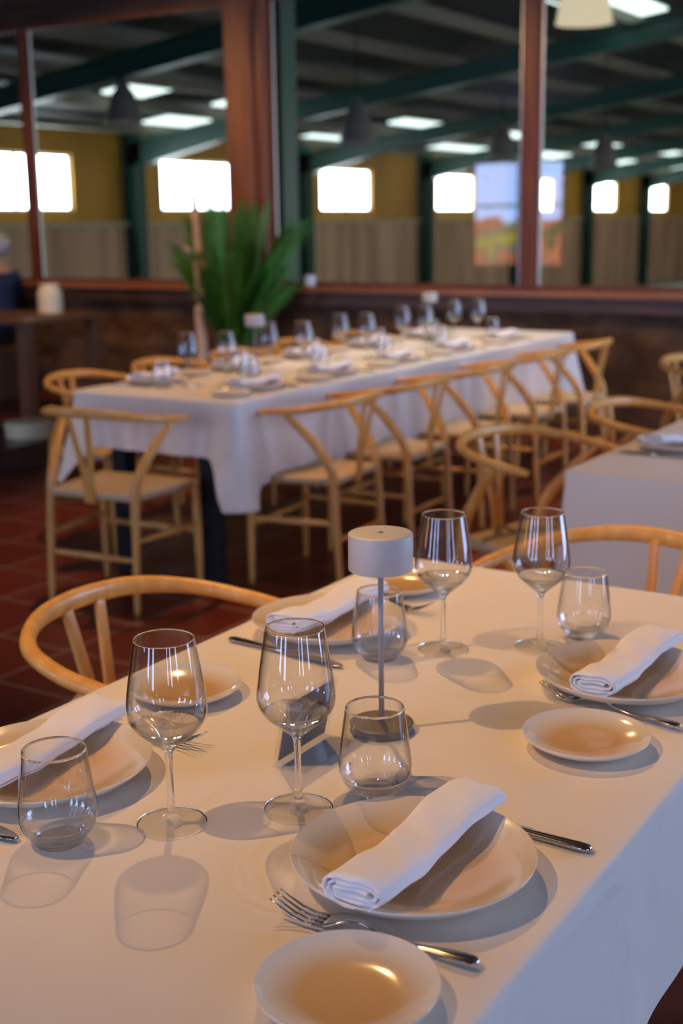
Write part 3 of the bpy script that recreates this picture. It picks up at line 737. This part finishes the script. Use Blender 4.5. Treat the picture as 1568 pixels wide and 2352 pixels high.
# far table: five pairs of settings laid out as on the near one
ORD = ['nearest', 'second', 'middle', 'fourth', 'farthest']
base_pair = [  # dx for (right, left)
 ('dinner plate', P_, (-.574, 1.040, 0), (-1.065, 1.020, 0), 'cream dinner plates on the far table'),
 ('side plate', Q_, (-.518, .822, 0), (-1.097, 1.321, 0), 'cream side plates on the far table'),
 ('rolled napkin', N_, (-.570, 1.040, 0), (-1.085, 1.030, .05), 'rolled napkins on the far table'),
 ('fork', F_, (-.547, .9135, .05), (-1.060, 1.175, PI), 'forks on the far table'),
 ('knife', K_, (-.547, 1.174, 0), (-1.088, .885, PI), 'knives on the far table'),
 ('wine glass', W_, (-.758, 1.104, 0), (-.859, 1.002, 0), 'wine glasses on the far table'),
 ('tumbler', T_, (-.704, 1.184, 0), (-.938, .908, 0), 'tumblers on the far table'),
]
adj = {'dinner plate': 'cream', 'side plate': 'small cream', 'rolled napkin': 'white', 'fork': 'steel', 'knife': 'steel', 'wine glass': 'clear', 'tumbler': 'clear'}
for i, dy in enumerate((3.10, 3.66, 4.23, 4.83, 5.43)):
    for kind, p, rp, lp, grp in base_pair:
        for side, q in (('right', rp), ('left', lp)):
            jx, jy, jr = random.uniform(-.012, .012), random.uniform(-.012, .012), random.uniform(-.05, .05)
            if kind in ('wine glass', 'tumbler'): jr = 0
            if kind in ('rolled napkin',): jx = jy = 0
            if kind == 'dinner plate': jx = jy = jr = 0
            place(p, (q[0]+FX+jx, q[1]+dy+jy, ZT), q[2]+jr, '%s %s in the far table\'s %s row, %s setting from the camera' % (adj[kind], kind, side, ORD[i]), grp)
# right-hand table: a single setting in view
place(P_, (-1.105, 3.575, ZT), 0, 'cream dinner plate on the right-hand table at the picture edge')
place(N_, (-1.105, 3.60, ZT), -.35, 'rolled white napkin on the plate of the right-hand table')
place(K_, (-1.118, 3.437, ZT), PI, 'steel knife in front of the plate on the right-hand table')

# table lamps
def make_lamp():
    t = empty('table_lamp')
    MB().lathe(crv([(0, 0), (.038, 0), (.0405, .0015), (.0405, .009), (.0385, .0110), (0, .0112)], 4), 64).build('base', M['lampbase'], t)
    MB().sweep([(0, 0, .010), (0, 0, .23)], .0036, seg=20).build('pole', M['lamppole'], t)
    sh = MB().lathe([(0, .2662), (.036, .2662), (.0395, .2658), (.0410, .2645), (.0412, .262), (.0412, .2192), (.0406, .2182), (.0398, .219), (.0395, .256), (0, .257)], 96).build('lamp_shade', M['lamp'], t)
    autosmooth(sh, 35)
    b = MB().lathe([(0, .2668), (.0035, .2668), (.0042, .2662), (.0042, .2655)], 24).build('button', M['lampdark'], sh)
    MB().lathe([(0, .228), (.034, .228), (.034, .232), (0, .232)], 48).build('diffuser', M['whitecer'], t)
    tag(t, 'x', 'table lamp'); return t
LP = make_lamp()
place(LP, (-.793, 1.351, ZT), 0, 'taupe metal cordless table lamp with drum shade in the middle of the near table')
place(LP, (-3.25, 4.48, ZT), 0, 'blurred taupe table lamp on the far table, nearer the camera')
place(LP, (-3.33, 6.22, ZT), 0, 'blurred taupe table lamp towards the far end of the far table')

# acrylic menu holder
t = empty('menu_holder', (-.849, 1.182, ZT), 0); tag(t, 'clear acrylic menu holder with a taupe card behind the centre wine glass', 'menu holder')
def slant(mb, y0, y1, h0, h1, off, th):
    L = Vector((.20, 0, .980)); n = Vector((.980, 0, -.20))
    v = []
    for d in (off, off+th):
        for yy in (y0, y1):
            for hh in (h0, h1):
                p = L*hh+n*d; v.append((p.x, yy, p.z+.003))
    mb.add(v, [(0, 2, 3, 1), (4, 5, 7, 6), (0, 1, 5, 4), (2, 6, 7, 3), (0, 4, 6, 2), (1, 3, 7, 5)]); return mb
slant(MB(), 0, .116, 0, .084, 0, .002).build('acrylic_front', M['acrylic'], t, smooth=False)
slant(MB(), .006, .110, .005, .081, .0032, .0008).build('card', M['card'], t, smooth=False)
slant(MB(), .006, .110, .005, .081, .0042, .0003).build('card_backing', M['card'], t, smooth=False)
slant(MB(), 0, .116, 0, .084, .0052, .002).build('acrylic_rear', M['acrylic'], t, smooth=False)
MB().box(0, .048, 0, .116, .0002, .0022).build('foot', M['acrylic'], t, smooth=False)

# ------------------------------------------------------------ background pieces
# rustic coat stand
t = empty('coat_stand', (-5.93, 7.50, 0)); tag(t, 'pale peeled-branch coat stand in front of the palm', 'coat stand')
tp = spline([(0, 0, 0), (.01, 0, .4), (-.005, 0, .8), (.005, 0, 1.2), (-.01, 0, 1.5)], 6)
MB().sweep(tp, lerps([.048, .042, .038, .034, .030], len(tp)), seg=14).build('trunk', M['trunk'], t)
MB().sweep(spline([(-.01, 0, 1.49), (-.03, 0, 1.60), (-.02, 0, 1.68), (-.045, 0, 1.76)], 5), lerps([.028, .022, .018, .012], 16), seg=10).sweep([(-.028, 0, 1.59), (.005, 0, 1.66)], [.012, .005], seg=8).sweep([(-.02, 0, 1.68), (-.06, .01, 1.73)], [.009, .004], seg=8).build('tip', M['bark'], t)
for a in [((0, 0, 1.16), (-.07, -.06, 1.24)), ((0, 0, 1.05), (.09, .04, 1.14)), ((0, 0, .86), (.045, 0, .93)), ((0, 0, 1.36), (.03, .04, 1.42))]:
    d = Vector(a[1])-Vector(a[0])
    MB().sweep([a[0], Vector(a[0])+d*.5, a[1]], [.022, .020, .016], seg=10).build('peg', M['trunk'], t)
MB().lathe([(0, 0), (.22, 0), (.22, .03), (.05, .05), (0, .05)], 32).build('base', M['trunk'], t)

# palm
t = empty('potted_palm', (-5.72, 7.62, 0)); tag(t, 'bushy green areca palm in front of the timber post', 'palm')
MB().lathe([(0, 0), (.15, 0), (.17, .04), (.19, .30), (.20, .32), (.18, .32), (.17, .28), (0, .28)], 32).build('pot', M['pot'], t)
rnd = random.Random(11); st = MB()
fr_list = []
for i in range(34):
    an = rnd.uniform(0, 2*PI); lean = rnd.uniform(.08, .46) if i > 3 else rnd.uniform(.02, .12); L = rnd.uniform(.75, 1.28)
    dx, dy = math.cos(an), math.sin(an)*.55
    if dy > .1: dy *= .4
    base = Vector((dx*.05, dy*.05, .28)); pts = []
    for k_ in range(9):
        u = k_/8; pts.append(base+Vector((dx*lean*u**1.5*1.1, dy*lean*u**1.5, L*(u-.16*u*u*lean*2))))
    st.sweep(pts, lerps([.009, .006, .002], 9), seg=6)
    lf = MB()
    for k_ in range(2, 44):
        u = .26+.74*k_/44; q = u*8; a_ = min(int(q), 7); p = pts[a_].lerp(pts[a_+1], q-a_); tg = (pts[a_+1]-pts[a_]).normalized()
        sd = tg.cross(Vector((dy, -dx, .0)).normalized()); sdir = Vector((-dy, dx, 0)).normalized()
        for s in (-1, 1):
            ll = .26*math.sin(PI*min(1, .15+.85*(1-u)+.12))*.9+.07
            d = (tg*.82+sdir*s*.62+Vector((0, 0, -.05))).normalized(); wv = d.cross(tg.cross(d)).normalized()*.0
            nrm = d.cross(sdir*s).normalized() if d.cross(sdir).length > 1e-3 else Vector((0, 1, 0))
            sidev = d.cross(nrm).normalized()*.0065
            m1 = p+d*ll*.45; tip = p+d*ll+Vector((0, 0, -ll*.12))
            lf.add([p, m1+sidev, tip, m1-sidev, m1+nrm*.003], [(0, 1, 4), (1, 2, 4), (2, 3, 4), (3, 0, 4)])
    fr_list.append(lf)
for lf in fr_list: lf.build('frond', M['leaf'], t, smooth=False)
st.build('stems', M['stem'], t)

# dark tables at the left with their things
table(-8.75, -6.62, 6.40, 7.24, 'dark wooden table by the window at the left, cream jar on top', M['midwood'], z=.755, leg=.045)
o = MB().lathe(crv([(0, 0), (.085, 0), (.09, .01), (.088, .15), (.078, .168), (.070, .175), (.072, .205), (.066, .212), (0, .214)], 4), 28)
for i, vv in enumerate(o.v):
    a_ = math.atan2(vv[1], vv[0]); r_ = 1+.05*math.cos(a_*10); o.v[i] = (vv[0]*r_, vv[1]*r_, vv[2])
o = o.build('ceramic_jar', M['cream']); o.location = (-7.10, 7.15, .7555); tag(o, 'cream fluted ceramic jar standing on the dark table at left', 'jar')
o = MB().box(-.62, .62, -.4, .4, 0, .14).build('wooden_plinth', M['darkwood'], smooth=False, bevel=.006); o.location = (-6.14, 5.45, 0); tag(o, 'low dark wooden plinth on the floor at the left edge', 'plinth')
o = MB().lathe(crv([(0, 0), (.135, 0), (.14, .008), (.14, .055), (.145, .06), (.145, .085), (.13, .092), (0, .094)], 4), 40).build('round_tin', M['cream']); o.location = (-5.76, 5.55, .1405); tag(o, 'flat round cream tin lying on the dark plinth', 'tin')
o = MB().lathe(crv([(0, 0), (.035, 0), (.04, .01), (.042, .07), (.038, .07), (.035, .015), (0, .012)], 4), 32).build('small_cup', M['whitecer']); o.location = (-5.28, 7.985, .9402); tag(o, 'small white cup on the red-brown window sill', 'cup')
# dark dining chair by that table
t = empty('wooden_chair', (-7.45, 6.1, 0), PI*0); tag(t, 'plain brown wooden chair drawn up to the dark table at left', 'chair')
for sx in (-1, 1):
    MB().box(sx*.20-.02, sx*.20+.02, .17, .21, 0, .43).build('leg', M['midwood'], t, smooth=False)
    MB().box(sx*.20-.02, sx*.20+.02, -.21, -.17, 0, .88).build('leg', M['midwood'], t, smooth=False)
    MB().box(sx*.20-.012, sx*.20+.012, -.17, .17, .18, .21).build('stretcher', M['midwood'], t, smooth=False)
MB().box(-.18, .18, -.20, -.18, .22, .25).build('stretcher', M['midwood'], t, smooth=False)
MB().box(-.23, .23, -.22, .23, .43, .465).build('seat', M['midwood'], t, smooth=False, bevel=.008)
for z in (.58, .70, .82): MB().box(-.18, .18, -.20, -.18, z, z+.045).build('back_slat', M['midwood'], t, smooth=False)

# person seated at the left edge, behind the dark table
def skin_mesh(name, verts, edges, radii, m, parent=None, root=0, sub=2):
    me = bpy.data.meshes.new(name); me.from_pydata(verts, edges, []); o = link(name, me, m, parent, False)
    md = o.modifiers.new('skin', 'SKIN'); md.use_smooth_shade = True
    for i, r in enumerate(radii):
        sv = me.skin_vertices[0].data[i]; sv.radius = r if hasattr(r, '__len__') else (r, r); sv.use_root = (i == root)
    s_ = o.modifiers.new('sub', 'SUBSURF'); s_.levels = sub; s_.render_levels = sub; return o
t = empty('person', (-8.08, 7.56, 0), -PI/2); tag(t, 'person in a navy top seated at the left edge behind the dark table', 'person')
MB().box(-.90, .30, -.24, .22, .38, .425).box(-.86, -.80, -.20, .18, 0, .38).box(.18, .24, -.20, .18, 0, .38).build('bench_seat', M['midwood'], None, smooth=False).location = (-8.20, 7.60, 0)
b = [o for o in S.objects if o.name == 'bench_seat'][0]; b.name = 'bench'; tag(b, 'low brown bench under the window with a person seated', 'bench')
# facing -y ; body under clothes
V = [(0, 0, .50), (0, -.01, .72), (0, .0, .90), (0, .0, 1.02), (0, -.01, 1.10), (0, -.03, 1.20),
     (.19, 0, .99), (.27, -.10, .80), (.20, -.30, .78), (-.19, 0, .99), (-.27, -.10, .80), (-.20, -.30, .78),
     (.10, -.05, .50), (.12, -.42, .50), (.12, -.44, .08), (-.10, -.05, .50), (-.12, -.42, .50), (-.12, -.44, .08), (.12, -.55, .05), (-.12, -.55, .05)]
E_ = [(0, 1), (1, 2), (2, 3), (3, 4), (4, 5), (3, 6), (6, 7), (7, 8), (3, 9), (9, 10), (10, 11), (0, 12), (12, 13), (13, 14), (14, 18), (0, 15), (15, 16), (16, 17), (17, 19)]
R_ = [(.16, .12), (.14, .10), (.15, .10), (.10, .08), (.055, .055), (.075, .085), .055, .042, .028, .055, .042, .028, .08, .065, .045, .08, .065, .045, .04, .04]
V[5] = (0, -.035, 1.175); R_[5] = (.060, .072); V.append((0, -.018, 1.245)); E_.append((5, len(V)-1)); R_.append((.070, .084))
for hand, sx in ((8, 1), (11, -1)):
    wx, wy, wz = V[hand]; k0 = len(V)
    V.append((wx-.005*sx, wy-.06, wz-.005)); E_.append((hand, k0)); R_.append((.034, .014))
    for q_, (dx, ln) in enumerate(((-.030, .062), (-.010, .074), (.011, .070), (.030, .056))):
        k1 = len(V); V.append((wx+dx, wy-.085, wz-.004)); V.append((wx+dx*1.1, wy-.085-ln*.55, wz-.006)); V.append((wx+dx*1.1, wy-.085-ln, wz-.018))
        E_ += [(k0, k1), (k1, k1+1), (k1+1, k1+2)]; R_ += [.0095, .0085, .0070]
    k1 = len(V); V.append((wx-.040*sx, wy-.055, wz-.006)); V.append((wx-.058*sx, wy-.085, wz-.012)); E_ += [(k0, k1), (k1, k1+1)]; R_ += [.011, .009]
skin_mesh('body', V, E_, R_, M['skin'], t)
Vt = [(0, 0, .52), (0, -.01, .66), (.10, -.06, .50), (.12, -.42, .50), (.12, -.44, .14), (-.10, -.06, .50), (-.12, -.42, .50), (-.12, -.44, .14)]
skin_mesh('trousers', Vt, [(0, 1), (0, 2), (2, 3), (3, 4), (0, 5), (5, 6), (6, 7)], [(.17, .13), (.15, .11), .092, .078, .062, .092, .078, .062], M['black'], t)
fc = MB().sweep([(0, -.108, 1.235), (0, -.128, 1.205), (0, -.118, 1.195)], [.006, .013, .010], seg=10)
fc.build('nose', M['skin'], t)
MB().sweep([(-.022, -.108, 1.165), (0, -.116, 1.163), (.022, -.108, 1.165)], [.003, .006, .003], seg=8).build('mouth', M['pot'], t)
for sx in (-1, 1):
    MB().lathe([(0, -.009), (.008, -.005), (.010, 0), (.008, .005), (0, .009)], 14, (sx*.030, -.100, 1.232)).build('eye', M['bark'], t)
    MB().lathe([(0, -.03), (.010, -.02), (.014, .005), (.010, .024), (0, .03)], 14, (sx*.076, -.02, 1.215)).build('ear', M['skin'], t)
Vc = [(0, 0, .52), (0, -.01, .72), (0, .0, .90), (0, .0, 1.01), (.19, 0, .99), (.275, -.10, .80), (.21, -.27, .785), (-.19, 0, .99), (-.275, -.10, .80), (-.21, -.27, .785), (0, -.0, 1.07)]
skin_mesh('navy_top', Vc, [(0, 1), (1, 2), (2, 3), (3, 4), (4, 5), (5, 6), (3, 7), (7, 8), (8, 9), (3, 10)], [(.18, .135), (.16, .12), (.17, .12), (.12, .10), .07, .058, .042, .07, .058, .042, .07], M['navy'], t)
hb = MB().lathe(crv([(.080, -.060), (.098, -.03), (.103, .01), (.094, .055), (.055, .088), (0, .098)], 5), 28)
hb.v = [(x*.92, y*1.02+.012+.02*z, z+.012*math.sin(math.atan2(y, x)*9)*(x*x+y*y)**.5*4) for x, y, z in hb.v]
hb = hb.build('hair', M['hair'], t); hb.location = (0, .012, 1.262); hb.rotation_euler = (-.42, 0, 0)
